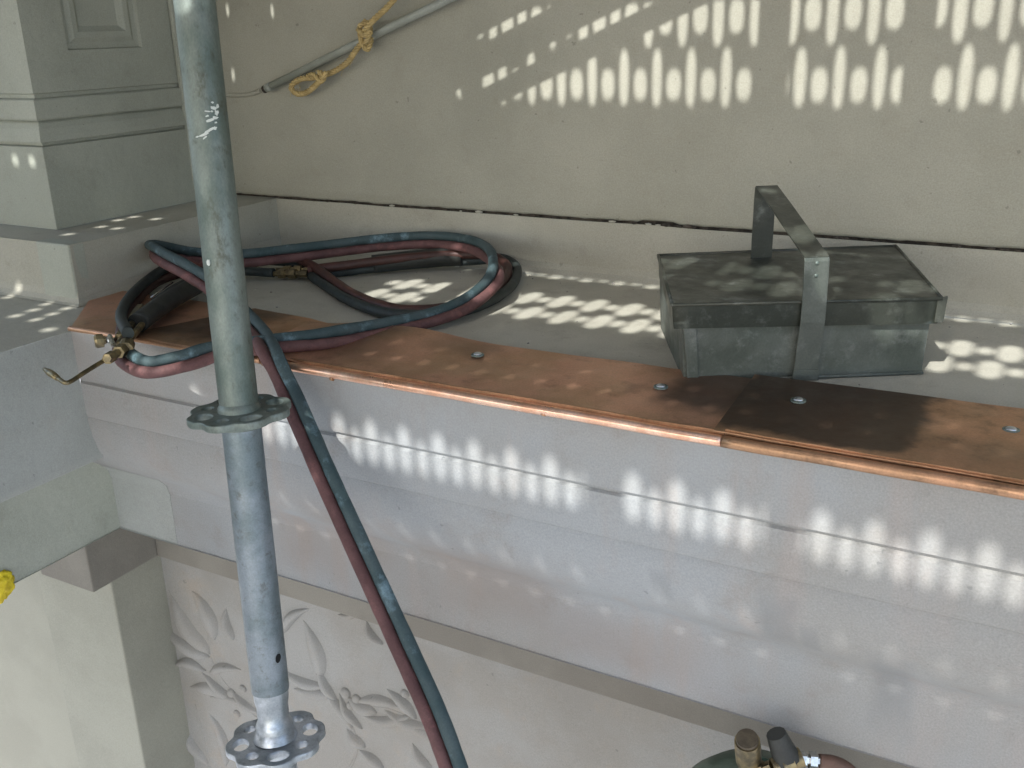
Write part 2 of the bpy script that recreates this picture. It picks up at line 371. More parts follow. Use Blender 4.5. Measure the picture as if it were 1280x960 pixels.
# crumbs of mortar in the open joint
for k in range(46):
    x = random.uniform(-1.4, .25); r = random.uniform(.0014, .0042)
    if k < 8: x = random.uniform(-.66, -.54); r *= 1.3
    mb = MB(); vs = []
    bm = bmesh.new(); bmesh.ops.create_icosphere(bm, subdivisions=1, radius=1)
    for v in bm.verts:
        f_ = 1+.35*noise.noise(v.co*2+Vector((k, 0, 0))); vs.append(Vector((x+v.co.x*r*2.2*f_, WALLY-.001+v.co.y*r*.9*f_, CZT+.001+r*.4+v.co.z*r*.7*f_)))
    mb.add(vs, [[v.index for v in f.verts] for f in bm.faces]); bm.free()
    mb.build('mortar_crumb', LEDGE if k % 4 == 0 else DARK, wl)

# ------------------------------------------------------------------ pier at the left
pr = empty('pier', (PX, PY, CZT), 'grey green painted stone pier with moulded base and sunk panel, at the upper left', 'pier')
def ring_profile(levels, name, mtl, bev=.0015):
    mb = MB()
    for (o1, z1), (o2, z2) in zip(levels[:-1], levels[1:]):
        def C_(o, z): return [(-2.6, PY-o, z), (PX+o, PY-o, z), (PX+o, WALLY+.0, z)]
        a = C_(o1, z1); b = C_(o2, z2)
        for i in range(2): mb.quad(a[i], a[i+1], b[i+1], b[i])
    return mb.build(name, mtl, pr, bevel=bev)
ring_profile([(0,CZT+.001),(0,.243),(.001,.245)], 'plinth', PIERM)
ring_profile([(.001,.2455),(-.006,.2470),(-.006,.2515),(.004,.2525),(.003,.262),(-.001,.275),(-.006,.284),(-.009,.2870)], 'base_moulding', PIERM, .0008)
ring_profile([(-.009,.2872),(-.001,.289),(.001,.292),(.001,.322),(-.001,.3245),(-.010,.326),(-.010,.3325),(-.006,.334)], 'fillet', PIERM, .0008)
# shaft with panel on its right face
so = -.006; SX = PX+so; SYf = PY-so
mb = MB()
mb.quad((-2.6, SYf, .334), (SX, SYf, .334), (SX+.0, SYf, 2.6), (-2.6, SYf, 2.6))
py0, py1, pz0 = 1.238, 1.404, .402
mb.quad((SX,SYf,.334),(SX,WALLY,.334),(SX,WALLY,pz0),(SX,SYf,pz0))
mb.quad((SX,SYf,pz0),(SX,py0,pz0),(SX,py0,2.6),(SX,SYf,2.6))
mb.quad((SX,py1,pz0),(SX,WALLY,pz0),(SX,WALLY,2.6),(SX,py1,2.6))
mb.build('shaft', PIERM, pr, bevel=.003)
mb = MB()
lev = [(0,0),(.002,-.007),(.012,-.008),(.020,-.003),(.030,-.0035),(.040,-.0125)]
for (i1, d1), (i2, d2) in zip(lev[:-1], lev[1:]):
    a = [(SX+d1, py0+i1, 2.6), (SX+d1, py0+i1, pz0+i1), (SX+d1, py1-i1, pz0+i1), (SX+d1, py1-i1, 2.6)]
    b = [(SX+d2, py0+i2, 2.6), (SX+d2, py0+i2, pz0+i2), (SX+d2, py1-i2, pz0+i2), (SX+d2, py1-i2, 2.6)]
    for i in range(3): mb.quad(a[i], a[i+1], b[i+1], b[i])
i2, d2 = lev[-1]
mb.quad((SX+d2,py0+i2,pz0+i2),(SX+d2,py1-i2,pz0+i2),(SX+d2,py1-i2,2.6),(SX+d2,py0+i2,2.6))
mb.build('sunk_panel', PIERM, pr, bevel=.0008)
# narrow strip of wall return between pier and wall
mb = MB(); mb.box((SX+.001, 1.478, CZT+.02), (SX+.012, WALLY-.001, 2.6)); mb.build('wall_strip', PIERM, pr, bevel=.003)

# ------------------------------------------------------------------ lower wall: band course, frieze, pilaster
fw = empty('frieze', (-1.7, 1.38, -.7), 'carved stone frieze with leaf sprays in low relief, below the cornice', 'frieze')
BX, BY0 = -1.709, 1.173
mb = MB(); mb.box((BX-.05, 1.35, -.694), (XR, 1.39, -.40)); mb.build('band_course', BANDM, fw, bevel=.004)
FY = 1.380
# panel surface with gently modelled ground
mb = MB(); nx, nz_ = 120, 60
fx0, fx1, fz0, fz1 = BX-.03, .3, -1.9, -.69
def fy(x, z):
    q = at_fz = 0
    edge = min(1, max(0, (x-(BX+.055))/.02))
    return FY + .006*edge + noise.noise(Vector((x*6, 0, z*6)))*.004*edge
for i in range(nx):
    for j in range(nz_):
        P = lambda a, b: (fx0+(fx1-fx0)*a/nx, fy(fx0+(fx1-fx0)*a/nx, fz0+(fz1-fz0)*b/nz_), fz0+(fz1-fz0)*b/nz_)
        mb.quad(P(i,j), P(i+1,j), P(i+1,j+1), P(i,j+1), True)
mb.build('frieze_ground', FRIEZE, fw)
# low relief leaves: pixel tip/root pairs on the frieze plane
def leaf(p0, p1, wd, hh=.009, fold=.35, bend=0):
    a = at_y(*p0, FY+.002); b = at_y(*p1, FY+.002); a.y = b.y = 0
    ax = b-a; Ln = ax.length; ax.normalize(); sd = Vector((-ax.z, 0, ax.x))
    mb = MB(); n, m = 12, 6; P = {}
    for i in range(n+1):
        t = i/n; ww = wd*(math.sin(math.pi*t**.75)**.8 if 0 < t < 1 else 0)+.0006
        for j in range(m+1):
            s = (j/m)*2-1
            c = a+ax*(Ln*t)+sd*(s*ww/2 + bend*Ln*math.sin(math.pi*t))
            hgt = hh*(math.sqrt(max(0, 1-s*s))*.6 + .4*(1-abs(s)))*math.sin(math.pi*min(.97, t*.9+.08)) - fold*hh*math.exp(-(s/.25)**2)*(math.sin(math.pi*t))
            c.y = fy(c.x, c.z)+.0012-hgt
            P[i,j] = c
    for i in range(n):
        for j in range(m): mb.quad(P[i,j], P[i+1,j], P[i+1,j+1], P[i,j+1], True)
    return mb.build('leaf', FRIEZE, fw)
def stem(pts, r=.004):
    mb = MB(); q = []
    for p in catmull([at_y(*p, FY+.002) for p in pts], 6): p.y = fy(p.x, p.z)+.001; q.append(p)
    mb.tube(q, r, 8, rad=[r*(1-.6*i/len(q)) for i in range(len(q))]); mb.build('stem', FRIEZE, fw)
leaves = [((262,818),(214,742),.045,.1),((268,800),(240,738),.040,-.1),((262,822),(205,782),.03,.1),((258,838),(218,832),.022,-.15),((262,842),(301,838),.02,.1),
 ((292,876),(238,858),.03,-.1),((300,880),(252,838),.02,.1),((318,888),(262,872),.018,-.1),((322,892),(288,864),.02,.1),((292,800),(281,762),.022,.15),
 ((352,792),(385,762),.02,.1),((398,850),(378,776),.035,-.1),((404,860),(352,838),.022,.1),((412,872),(366,862),.024,0),((420,878),(396,835),.02,.1),
 ((440,912),(400,862),.022,-.1),((452,912),(422,868),.016,.1),((470,892),(432,872),.026,.1),((500,884),(442,880),.02,-.1),((512,896),(452,896),.022,.1),
 ((520,900),(482,862),.022,-.1),((538,912),(478,888),.026,.1),((552,930),(492,906),.026,-.1),((456,935),(432,912),.026,.1),((480,965),(448,938),.022,-.1),
 ((262,955),(222,895),.03,.1),((282,958),(262,890),.024,-.1),
 ((540,965),(514,930),.022,.1),((352,905),(322,930),.02,.1),((452,760),(420,770),.016,.1),((478,806),(456,776),.016,.2)]
for p0, p1, wd, bd in leaves: leaf(p0, p1, wd*1.25, .021, .22, bd)
for pts in ([(350,958),(335,915),(300,880),(262,822),(262,760)], [(262,1000),(262,950),(245,880)], [(430,975),(446,930),(420,880),(398,850),(390,790)],
            [(600,990),(560,940),(500,893),(452,884)], [(350,958),(320,890),(290,872)]): stem(pts)
for px_, py_, r in ((288,868,.013),(302,862,.010),(294,894,.010),(430,868,.013),(444,876,.012),(436,884,.010),(505,868,.010)):
    c = at_y(px_, py_, FY); c.y = fy(c.x, c.z); mb = MB()
    mb.lathe([(r*math.cos(a), r*.8*math.sin(a)) for a in [i*math.pi/12 for i in range(0, 7)]], Matrix.Translation(c) @ Matrix.Rotation(math.pi/2, 4, 'X'), 14)
    mb.build('berry', FRIEZE, fw)

pil = empty('pilaster', (BX, BY0, -.7), 'plain cream stone pilaster with square cap, under the cornice at the lower left', 'pilaster')
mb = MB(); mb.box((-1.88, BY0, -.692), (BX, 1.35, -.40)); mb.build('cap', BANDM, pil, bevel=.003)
mb = MB(); mb.box((-2.0, 1.239, -2.2), (-1.739, 1.385, -.694)); mb.build('shaft', PILM, pil, bevel=.004)
fl = MB(); fl.box((-3.2, 1.345, -2.2), (-1.9, 1.42, -.40)); tag(fl.build('lower_wall', PILM), 'plain yellowish stone wall left of the lower pilaster', 'wall')

# ------------------------------------------------------------------ copper flashing
cf = empty('copper_flashing', (XE, YE, .004), 'copper flashing strip with rolled front bead screwed along the ledge edge', 'flashing')
YB = .952
def csheet(name, poly_front, poly_back, mtl, z0=.003, th=.0012, n=24, wave=.0014, lift=None, seed=0):
    """poly_front/back: lists of (x, y) along the sheet"""
    mb = MB()
    def samp(L_, t):
        tt = t*(len(L_)-1); i = min(int(tt), len(L_)-2); u = tt-i
        return (L_[i][0]*(1-u)+L_[i+1][0]*u, L_[i][1]*(1-u)+L_[i+1][1]*u)
    m = 8; T = {}
    for i in range(n+1):
        f0 = samp(poly_front, i/n); b0 = samp(poly_back, i/n)
        for j in range(m+1):
            v = j/m; x = f0[0]*(1-v)+b0[0]*v; y = f0[1]*(1-v)+b0[1]*v
            z = z0+.001+noise.noise(Vector((x*9+seed, y*14, seed)))*wave + (lift(x, v) if lift else 0)
            T[i,j] = Vector((x, y, max(z, z0)))
    for i in range(n):
        for j in range(m):
            mb.quad(T[i,j], T[i+1,j], T[i+1,j+1], T[i,j+1], True)
    dn = Vector((0,0,-th))
    for i in range(n):
        mb.quad(T[i,0], T[i+1,0], T[i+1,0]+dn, T[i,0]+dn); mb.quad(T[i,m], T[i+1,m], T[i+1,m]+dn, T[i,m]+dn)
        for j in range(m): mb.quad(T[i,j]+dn, T[i+1,j]+dn, T[i+1,j+1]+dn, T[i,j+1]+dn, True)
    for j in range(m):
        mb.quad(T[0,j], T[0,j+1], T[0,j+1]+dn, T[0,j]+dn); mb.quad(T[n,j], T[n,j+1], T[n,j+1]+dn, T[n,j]+dn)
    return mb.build(name, mtl, cf, weld=False)
csheet('copper_sheet', [(-1.318,YB),(-1.20,YB),(-1.10,YB)], [(-1.496,1.147),(-1.255,1.150),(-1.10,1.145)], COPPER, seed=1)
csheet('copper_sheet', [(-1.205,YB),(-1.05,YB),(-.93,YB)], [(-1.122,1.145),(-1.0,1.135),(-.95,1.125)], COPPER_O, z0=.0065, seed=2)
def lift1(x, v): return .010*math.exp(-((x+.80)/.09)**2)*v**1.5 + .004*math.exp(-((x+.90)/.03)**2)
csheet('copper_sheet', [(-.955,YB),(-.6,YB),(-.292,YB)], [(-.99,1.118),(-.72,1.128),(-.30,1.140)], COPPER, z0=.0085, n=60, lift=lift1, wave=.002, seed=3)
csheet('copper_sheet', [(-.300,YB),(.3,YB),(.9,YB)], [(-.312,1.146),(.3,1.17),(.9,1.18)], COPPER_O, z0=.0120, n=70, seed=4)['label'] = 'right copper sheet with a near black tarnished patch'
def bead(x0, x1, r, zc, mtl, n=40, wob=.0008, seed=0):
    mb = MB(); q = []
    for i in range(n+1):
        x = x0+(x1-x0)*i/n; q.append((x, YB-r*.55, zc+noise.noise(Vector((x*10+seed,0,0)))*wob))
    mb.tube(q, r, 16); return mb.build('rolled_bead', mtl, cf)
bead(-1.318, -1.18, .0042, .0035, COPPER, seed=1); bead(-1.195, -.93, .0042, .0045, COPPER_O, seed=2)
bead(-.925, -.289, .0060, .0040, COPPER_B, n=80, seed=3)
bead(-.288, .9, .0064, .0045, COPPER_O, n=80, seed=4)
mb = MB()   # folded lip turned up behind the bead
for x0, x1, zt in ((-.925,-.289,.0125),(-.288,.9,.0148)):
    for i in range(60):
        xa_, xb_ = x0+(x1-x0)*i/60, x0+(x1-x0)*(i+1)/60
        za_, zb_ = [zt+noise.noise(Vector((x*12, 7, 0)))*.0012 for x in (xa_, xb_)]
        mb.hexa([(xa_,YB+.0038,.004),(xb_,YB+.0038,.004),(xb_,YB+.0062,.004),(xa_,YB+.0062,.004),(xa_,YB+.0038,za_),(xb_,YB+.0038,zb_),(xb_,YB+.0062,zb_),(xa_,YB+.0062,za_)])
mb.build('folded_lip', COPPER_O, cf)
for px_, py_, zz in ((597,443,.013),(826,483,.0115),(998,500,.0145),(1264,537,.0130)):
    c = at_z(px_, py_, zz); mb = MB()
    mb.lathe([(.0001,.0030),(.002,.0030),(.0042,.0024),(.0056,.001),(.0058,-.001)], Matrix.Translation(c), 16)
    s_ = mb.build('screw', ZINC, cf)
    mb = MB(); mb.lathe([(.0058,.0008),(.0085,.0006),(.0088,-.0012)], Matrix.Translation(c), 16); mb.build('washer', GALV, s_)
for px_, py_ in ((415,473),(470,478),(680,517)):
    c = at_y(px_, py_, YB-.006); mb = MB(); mb.tube([c+Vector((-.0022,0,0)), c+Vector((.0022,0,.0))], .0032, 10); mb.build('solder_blob', COPPER_O, cf)

# ------------------------------------------------------------------ toolbox
A0 = Vector((-.390, 1.111, 0)); U = Vector((.8509, .5253, 0)); NN = Vector((-U.y, U.x, 0))
tb = empty('toolbox', A0, 'old grey metal toolbox with dark lid and strap handle, on the ledge', 'toolbox')
def BP(al, dp, z): return A0+U*al+NN*dp+Vector((0,0,z))
def panel_grid(q, n, m, amp, seed, mb, inward):
    P = {}
    for i in range(n+1):
        for j in range(m+1):
            u, v = i/n, j/m
            p = (q[0]*(1-u)+q[1]*u)*(1-v)+(q[3]*(1-u)+q[2]*u)*v
            e = math.sin(math.pi*u)*math.sin(math.pi*v)
            P[i,j] = p+inward*(e**.5*noise.noise(Vector((u*3+seed, v*3, seed)))*amp)
    for i in range(n):
        for j in range(m): mb.quad(P[i,j],P[i+1,j],P[i+1,j+1],P[i,j+1], True)
mb = MB()
b = [BP(0,0,.003), BP(.297,0,.003), BP(.345,.245,.003), BP(.015,.235,.003)]
t_ = [BP(-.006,-.002,.088), BP(.300,-.002,.084), BP(.350,.25,.086), BP(.012,.24,.088)]
for i in range(4):
    j = (i+1) % 4; nr = (b[j]-b[i]).cross(Vector((0,0,1))).normalized()
    panel_grid([b[i], b[j], t_[j], t_[i]], 14, 6, .005, i*3.1, mb, -nr)
mb.poly(b[::-1]); mb.poly(t_)
o = mb.build('body', BOXM, tb); md = o.modifiers.new('es', 'EDGE_SPLIT'); md.split_angle = math.radians(45)
# folded corner seam on the front left and bottom rim
mb = MB(); mb.hexa([BP(.004,-.004,.004),BP(.018,-.004,.004),BP(.018,0,.004),BP(.004,0,.004),BP(-.004,-.0055,.075),BP(.012,-.0055,.075),BP(.012,0,.075),BP(-.004,0,.075)])
mb.build('corner_seam', BOXM, tb, bevel=.001)
mb = MB()
mb.tube([BP(0,-.0015,.003), BP(.297,-.0015,.003), BP(.346,.246,.003)], .0022, 8); mb.build('bottom_rim', BOXM, tb)
# lid: dished top and folded skirt
lt = [BP(-.019,-.012,.1045), BP(.306,-.012,.100), BP(.362,.262,.105), BP(.012,.252,.106)]
lb = [BP(-.016,-.010,.0745), BP(.305,-.010,.0685), BP(.360,.260,.074), BP(.014,.250,.074)]
mb = MB()
panel_grid(lt, 20, 14, .006, 5, mb, Vector((0,0,-1)))
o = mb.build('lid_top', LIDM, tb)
mb = MB()
for i in range(4):
    j = (i+1) % 4; nr = (lb[j]-lb[i]).cross(Vector((0,0,1))).normalized()
    panel_grid([lb[i], lb[j], lt[j], lt[i]], 16, 3, .0022, i*2.3+1, mb, -nr)
    ib = [lb[i]-nr*.0025, lb[j]-nr*.0025]
    mb.quad(lb[i], lb[j], ib[1], ib[0])
o = mb.build('lid_skirt', mat('skirt_metal', (.058,.066,.054), .42, metal=.4, var=(.038,.045,.036), vscale=16, var2=(.2,.22,.2), v2scale=40, v2amt=.35, bump=.3, bscale=60, rvar=.12), tb)
mb = MB()
for i in range(4):
    j = (i+1) % 4; mb.tube([lt[i], lt[j]], .0022, 8)
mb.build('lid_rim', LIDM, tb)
# flared corner tab
mb = MB(); mb.hexa([BP(.300,-.0125,.070),BP(.311,-.013,.070),BP(.311,-.010,.070),BP(.300,-.010,.070),BP(.301,-.0125,.1),BP(.313,-.013,.103),BP(.313,-.009,.103),BP(.301,-.010,.1)])
mb.build('corner_tab', LIDM, tb, bevel=.001)
# strap handle: flat strip up the front, back across above the lid, down behind
HW = .0148
def strap(path, name, mtl, w=HW, th=.0022):
    mb = MB(); pts = path
    L_ = []
    for i, (al, dp, z) in enumerate(pts):
        p = BP(al, dp, z); a = BP(*pts[max(i-1,0)]); c = BP(*pts[min(i+1,len(pts)-1)])
        tg = (c-a).normalized(); nr = tg.cross(U).normalized()
        L_.append([p-U*w-nr*th/2, p+U*w-nr*th/2, p+U*w+nr*th/2, p-U*w+nr*th/2])
    for i in range(len(L_)-1):
        for k in range(4): mb.quad(L_[i][k], L_[i][(k+1)%4], L_[i+1][(k+1)%4], L_[i+1][k])
    mb.poly(L_[0]); mb.poly(L_[-1]); return mb.build(name, mtl, tb, bevel=.0004)
strap([(.1485,-.0060,.001),(.1485,-.0085,.02),(.149,-.0135,.060),(.1495,-.0158,.078),(.1495,-.0165,.105),(.149,-.0165,.152),(.149,-.0145,.156)], 'handle_strap', BOXM)
strap([(.149,-.0150,.1565),(.150,.07,.175),(.150,.14,.192),(.150,.205,.2065),(.150,.208,.2055)], 'handle_grip', LIDM)
strap([(.150,.209,.2055),(.150,.211,.19),(.150,.212,.12),(.150,.212,.104)], 'handle_strap', LIDM)
strap([(.1485,-.0080,.002),(.1485,-.0098,.016)], 'strap_foot', BOXM, w=.0160, th=.003)
for z in (.135, .150):
    c = BP(.149,-.0165,z); mb = MB(); mb.lathe([(.0001,.0022),(.0016,.002),(.003,.0006),(.003,-.0006)], Matrix.Translation(c) @ (-NN).to_track_quat('Z','Y').to_matrix().to_4x4(), 12); mb.build('rivet', GALV, tb)

# ------------------------------------------------------------------ scaffold standard
ptop = at_d(238.5, -40, 1.12); pbot = at_d(354.5, 1010, 1.29)
axis = (ptop-pbot).normalized()
def pole_at(py):           # point on the pole's axis seen at image row py
    lo_, hi_ = 0.0, 1.0
    for _ in range(50):
        mid = (lo_+hi_)/2; p = pbot.lerp(ptop, mid)-O; y_ = 480+F*p.dot(CY)/p.dot(CZ)
        if y_ > py: lo_ = mid
        else: hi_ = mid
    return pbot.lerp(ptop, lo_)
sp = empty('scaffold_pole', pole_at(960), 'upright galvanised scaffold pole with two slotted discs, in front of the ledge', 'scaffold pole')
PR = .0232; TILT = 7
q4 = axis.to_track_quat('Z', 'Y').to_matrix().to_4x4()
def PM(p): return Matrix.Translation(p) @ q4
mb = MB(); p0 = pole_at(862); up_ = (ptop-p0).length
N = 30
mb.lathe([(PR-.0035, up_+.6), (PR, up_+.6)] + [(PR+noise.noise(Vector((i*.3,0,0)))*.0002, (up_+.6)*(1-i/N)) for i in range(1, N)] + [(PR,.003),(PR-.0004,.0),(PR-.0035,0)], PM(p0), 36)
mb.build('tube', GALV, sp)
pd = pole_at(925)
mb = MB(); Ls = (p0-pd).length
mb.lathe([(PR-.0012, .0005),(PR-.0016,-.012),(PR-.0034,-.020),(PR-.0036,-Ls*.55),(PR-.0012,-Ls*.62),(PR+.0002,-Ls*.7),(PR+.0006,-Ls*1.02)], PM(p0), 36)
mb.build('spigot', GALVB, sp)
mb = MB(); mb.lathe([(PR-.0005,0),(PR-.0005,-.7),(.0,-.7)], PM(pd-axis*.004), 32); mb.build('bottom_tube', GALVB, sp)
def rosette(pc, mtl, rot, ro=.0625, tilt=0):
    mb = MB(); th = .0048; n = 160
    T_ = Matrix.Translation(pc) @ Matrix.Rotation(math.radians(tilt), 4, CX) @ q4
    def outer(a): return ro*(1 - .10*(.5-.5*math.cos(8*a))**2.0)     # scalloped rim
    # eight holes, alternately large and small
    ri = PR-.0004
    holes = []
    for k in range(8):
        big = k % 2 == 0
        holes.append((2*math.pi*k/8 + math.pi/8*0, big))
    def rad_in(): return ri
    # polar cells: each 45 degree sector holds one hole
    for k in range(8):
        ac = 2*math.pi*k/8+rot; big = k % 2 == 0
        rc = .0432; hw = .0135 if big else .0078; hh_ = .0100 if big else .0070
        m = 32; sec = math.pi/8
        c = Vector((rc*math.cos(ac), rc*math.sin(ac)))
        er = Vector((math.cos(ac), math.sin(ac))); et = Vector((-math.sin(ac), math.cos(ac)))
        O_, I_ = [], []
        # boundary of the sector, walked around with m points
        bd = []
        for i in range(8): a = ac-sec+2*sec*i/8; r = outer(a-rot+math.pi/8*0); bd.append((r, a))
        for i in range(8): a = ac+sec; r0 = outer(a-rot); bd.append((r0+(ri-r0)*i/8, a))
        for i in range(8): a = ac+sec-2*sec*i/8; bd.append((ri, a))
        for i in range(8): a = ac-sec; r0 = outer(a-rot); bd.append((ri+(r0-ri)*i/8, a))
        O_ = [Vector((r*math.cos(a), r*math.sin(a))) for r, a in bd]
        for p in O_:
            dlt = p-c; an = math.atan2(dlt.dot(er)/hh_, dlt.dot(et)/hw)
            I_.append(c+et*hw*math.cos(an)+er*hh_*math.sin(an))
        for z in (th, -th):
            for i in range(32):
                j = (i+1) % 32; qd = [O_[i],O_[j],I_[j],I_[i]]
                mb.quad(*[PMc @ Vector((p.x, p.y, z)) for p in qd]) if False else mb.quad(*[T_ @ Vector((p.x, p.y, z)) for p in qd])
        for i in range(32):
            j = (i+1) % 32; mb.quad(*[T_ @ Vector((p.x, p.y, z)) for p, z in ((I_[i],th),(I_[j],th),(I_[j],-th),(I_[i],-th))], True)
            if i < 8: mb.quad(*[T_ @ Vector((p.x, p.y, z)) for p, z in ((O_[i],th),(O_[j],th),(O_[j],-th),(O_[i],-th))], True)
    d_ = mb.build('coupling_disc', mtl, sp, bevel=.0016)
    return d_
r1 = pole_at(516); rosette(r1, GALV, .35, tilt=TILT); rosette(pd, GALVB, .1, tilt=TILT*.7)
mb = MB(); rl = pole_at(516); Lr = (rl-p0).length
mb.lathe([(PR-.0001, 0.0), (PR+.0003,.002), (PR+.0003, Lr*.25), (PR+.00045, Lr*.5), (PR+.0003, Lr*.75), (PR+.0003, Lr)], PM(p0), 36)
mb.build('lower_tube', GALVL, sp)
mb = MB(); mb.lathe([(PR,.012),(PR+.0022,.008),(PR+.0026,.004),(PR+.0026,-.012),(PR+.0016,-.018),(PR,-.020)], PM(r1), 32); mb.build('weld_bead', GALV, sp)
mb = MB(); mb.lathe([(PR+.0002,.016),(PR+.003,.010),(PR+.0045,.004)], PM(pd), 32); mb.build('weld_bead', GALVB, sp)
# pin hole and paint smears, seated on the tube's face
def on_pole(px_, py_, out=.0):
    out += .0005
    r = ray(px_, py_).normalized(); a = axis; dp = O-p0
    u = r-a*r.dot(a); v = dp-a*dp.dot(a); A_ = u.dot(u); B_ = 2*u.dot(v); C__ = v.dot(v)-(PR+out)**2
    disc = B_*B_-4*A_*C__
    if disc < 0: return None
    return O+r*((-B_-math.sqrt(disc))/(2*A_))
def pole_patch(name, pts, mtl, out=.0005):
    P = [on_pole(x, y, out) for x, y in pts]
    if None in P: return
    mb = MB(); c = sum(P, Vector())/len(P); rc = c-p0; rad_ = rc-axis*rc.dot(axis); c = p0+axis*rc.dot(axis)+rad_.normalized()*(PR+out+.0005)
    for i in range(len(P)):
        mb.poly([c, P[i], P[(i+1)%len(P)]])
        rr = [q-p0 for q in (P[i], P[(i+1)%len(P)])]; inn = [p0+axis*v.dot(axis)+(v-axis*v.dot(axis)).normalized()*(PR-.0006) for v in rr]
        mb.quad(P[i], P[(i+1)%len(P)], inn[1], inn[0])
    mb.build(name, mtl, sp, weld=False)
pole_patch('pin_hole', [(348+3.0*math.cos(a)+1.0*math.sin(a), 823-6*math.sin(a)) for a in [i*math.pi/6 for i in range(12)]], mat('hole_dark', (.004,.004,.004), .9, bump=0))
def blob(cx_, cy_, rx, ry, rot, seed, n=14):
    out = []
    for i in range(n):
        a = 2*math.pi*i/n; rr = 1+.55*noise.noise(Vector((math.cos(a)*1.6+seed, math.sin(a)*1.6, seed)))
        x, y = rx*rr*math.cos(a), ry*rr*math.sin(a)
        out.append((cx_+x*math.cos(rot)-y*math.sin(rot), cy_+x*math.sin(rot)+y*math.cos(rot)))
    return out
for i, (cx_, cy_, rx, ry, rt) in enumerate(((266,128,2,1,.2),(259,145,2.5,1,-.3),(272,133,1.6,2.6,0),(265,139,1.4,1,0),(270,153,1.5,1,0),(256,172,3,1,-.6),(246,171,2,.8,-.4),(267,135,4,2.2,.3),(271,141,2.5,3.5,0),(264,150,6,1.8,-.3),(269,147,3.5,2,.2),(262,163,8,1.8,-.5),(255,168,6,1.3,-.4),(269,160,2.5,1.8,0),(260,328,1.8,4,0),(259,139,4,1,.1))):
    pole_patch('paint_smear', blob(cx_, cy_, rx, ry, rt, i*3.3), PAINT)

# ------------------------------------------------------------------ hoses
def twin(name, label, cat, ctrl, r, mA, mB_, nA, nB, nsub=10, gap=1.0):
    """ctrl: (point, side vector); first hose is offset along +side"""
    P = catmull([c[0] for c in ctrl], nsub); Sd = catmull([c[1] for c in ctrl], nsub)
    e = empty(name, ctrl[0][0], label, cat)
    for sgn, mtl, nm in ((1, mA, nA), (-1, mB_, nB)):
        pts = []
        for i, p in enumerate(P):
            tg = (P[min(i+1,len(P)-1)]-P[max(i-1,0)]).normalized(); s = Sd[i]-tg*Sd[i].dot(tg)
            s = s.normalized() if s.length > 1e-4 else Vector((0,0,1))
            pts.append(p+s*sgn*r*gap)
        mb = MB(); mb.tube(pts, r, 14, rad=[r*(1+.07*noise.noise(p*28+Vector((sgn*9, 0, 0)))+.04*noise.noise(p*90)) for p in pts]); mb.build(nm, mtl, e)
    return e
UP = Vector((0,0,1)); BK = Vector((0,1,0)); V = Vector
r_h = .0081
def Z(px_, py_, z): return at_z(px_, py_, z)
def Yp(px_, py_, y): return at_y(px_, py_, y)
c1 = [(Z(152,430,.008), V((.3,.6,.6))), (Z(158,447,.006), V((.2,1,.8))), (Z(185,459,.006), V((0,.8,.8))), (Z(230,451,.010), V((0,.9,.7))), (Z(275,438,.016), V((0,1,.6))),
      (Z(340,430,.024), V((0,1,.5))), (Z(400,424,.024), V((0,1,.5))), (Z(460,414,.018), V((-.1,1,.5))), (Z(520,402,.016), V((-.3,1,.5))), (Z(570,386,.022), V((-.6,.8,.6))),
      (Z(604,364,.034), V((-.9,.3,.6))), (Z(620,341,.050), V((-.8,.1,.8))), (Z(611,318,.058), V((-.3,.5,1))), (Z(585,305,.056), V((0,.5,1))), (Z(540,300,.052), V((0,.3,1))),
      (Z(480,303,.048), V((0,.3,1))), (Z(420,310,.046), V((0,.3,1))), (Z(360,317,.048), V((0,.3,1))), (Z(300,323,.052), V((0,.2,1))), (Z(240,320,.056), V((0,.3,1))),
      (Z(204,313,.060), V((-.2,.4,1))), (Z(190,311,.064), V((-.5,0,.6))), (Z(200,320,.068), V((.2,.3,1))), (Z(232,337,.064), V((.3,.3,1))), (Z(262,356,.050), V((.4,.3,.8))), (Z(292,384,.034), V((.7,.3,.5))),
      (Z(322,415,.026), V((.9,.3,.2))), (Z(338,442,.024), V((.9,.2,.1))), (Yp(362,492,.925), V((.95,.2,0))), (Yp(405,590,.88), V((.95,.2,0))), (Yp(455,700,.84), V((.95,.2,0))),
      (Yp(505,810,.80), V((.95,.2,0))), (Yp(545,900,.77), V((.95,.2,0))), (Yp(585,1010,.74), V((.95,.2,0)))]
twin('welding_hose', 'faded blue and red twin hose looped on the ledge and hanging down', 'hose', c1, r_h, BLUE, RED, 'blue_hose', 'red_hose')
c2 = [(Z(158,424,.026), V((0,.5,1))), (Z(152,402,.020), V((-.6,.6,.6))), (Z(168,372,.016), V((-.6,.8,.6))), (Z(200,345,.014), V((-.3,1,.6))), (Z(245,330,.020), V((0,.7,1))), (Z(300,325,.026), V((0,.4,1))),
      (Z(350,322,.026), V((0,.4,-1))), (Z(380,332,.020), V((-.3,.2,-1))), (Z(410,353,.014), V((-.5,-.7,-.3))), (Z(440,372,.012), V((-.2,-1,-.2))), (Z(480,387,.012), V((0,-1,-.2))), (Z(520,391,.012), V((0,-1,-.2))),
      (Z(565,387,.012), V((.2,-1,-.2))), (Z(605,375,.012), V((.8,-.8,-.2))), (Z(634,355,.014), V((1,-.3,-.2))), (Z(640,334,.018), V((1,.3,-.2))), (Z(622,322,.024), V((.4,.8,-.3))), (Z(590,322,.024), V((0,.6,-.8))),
      (Z(540,324,.022), V((0,.5,-.9))), (Z(470,331,.020), V((0,.6,-.8))), (Z(420,337,.016), V((0,.7,-.7))), (Z(385,341,.014), V((0,.7,-.7)))]
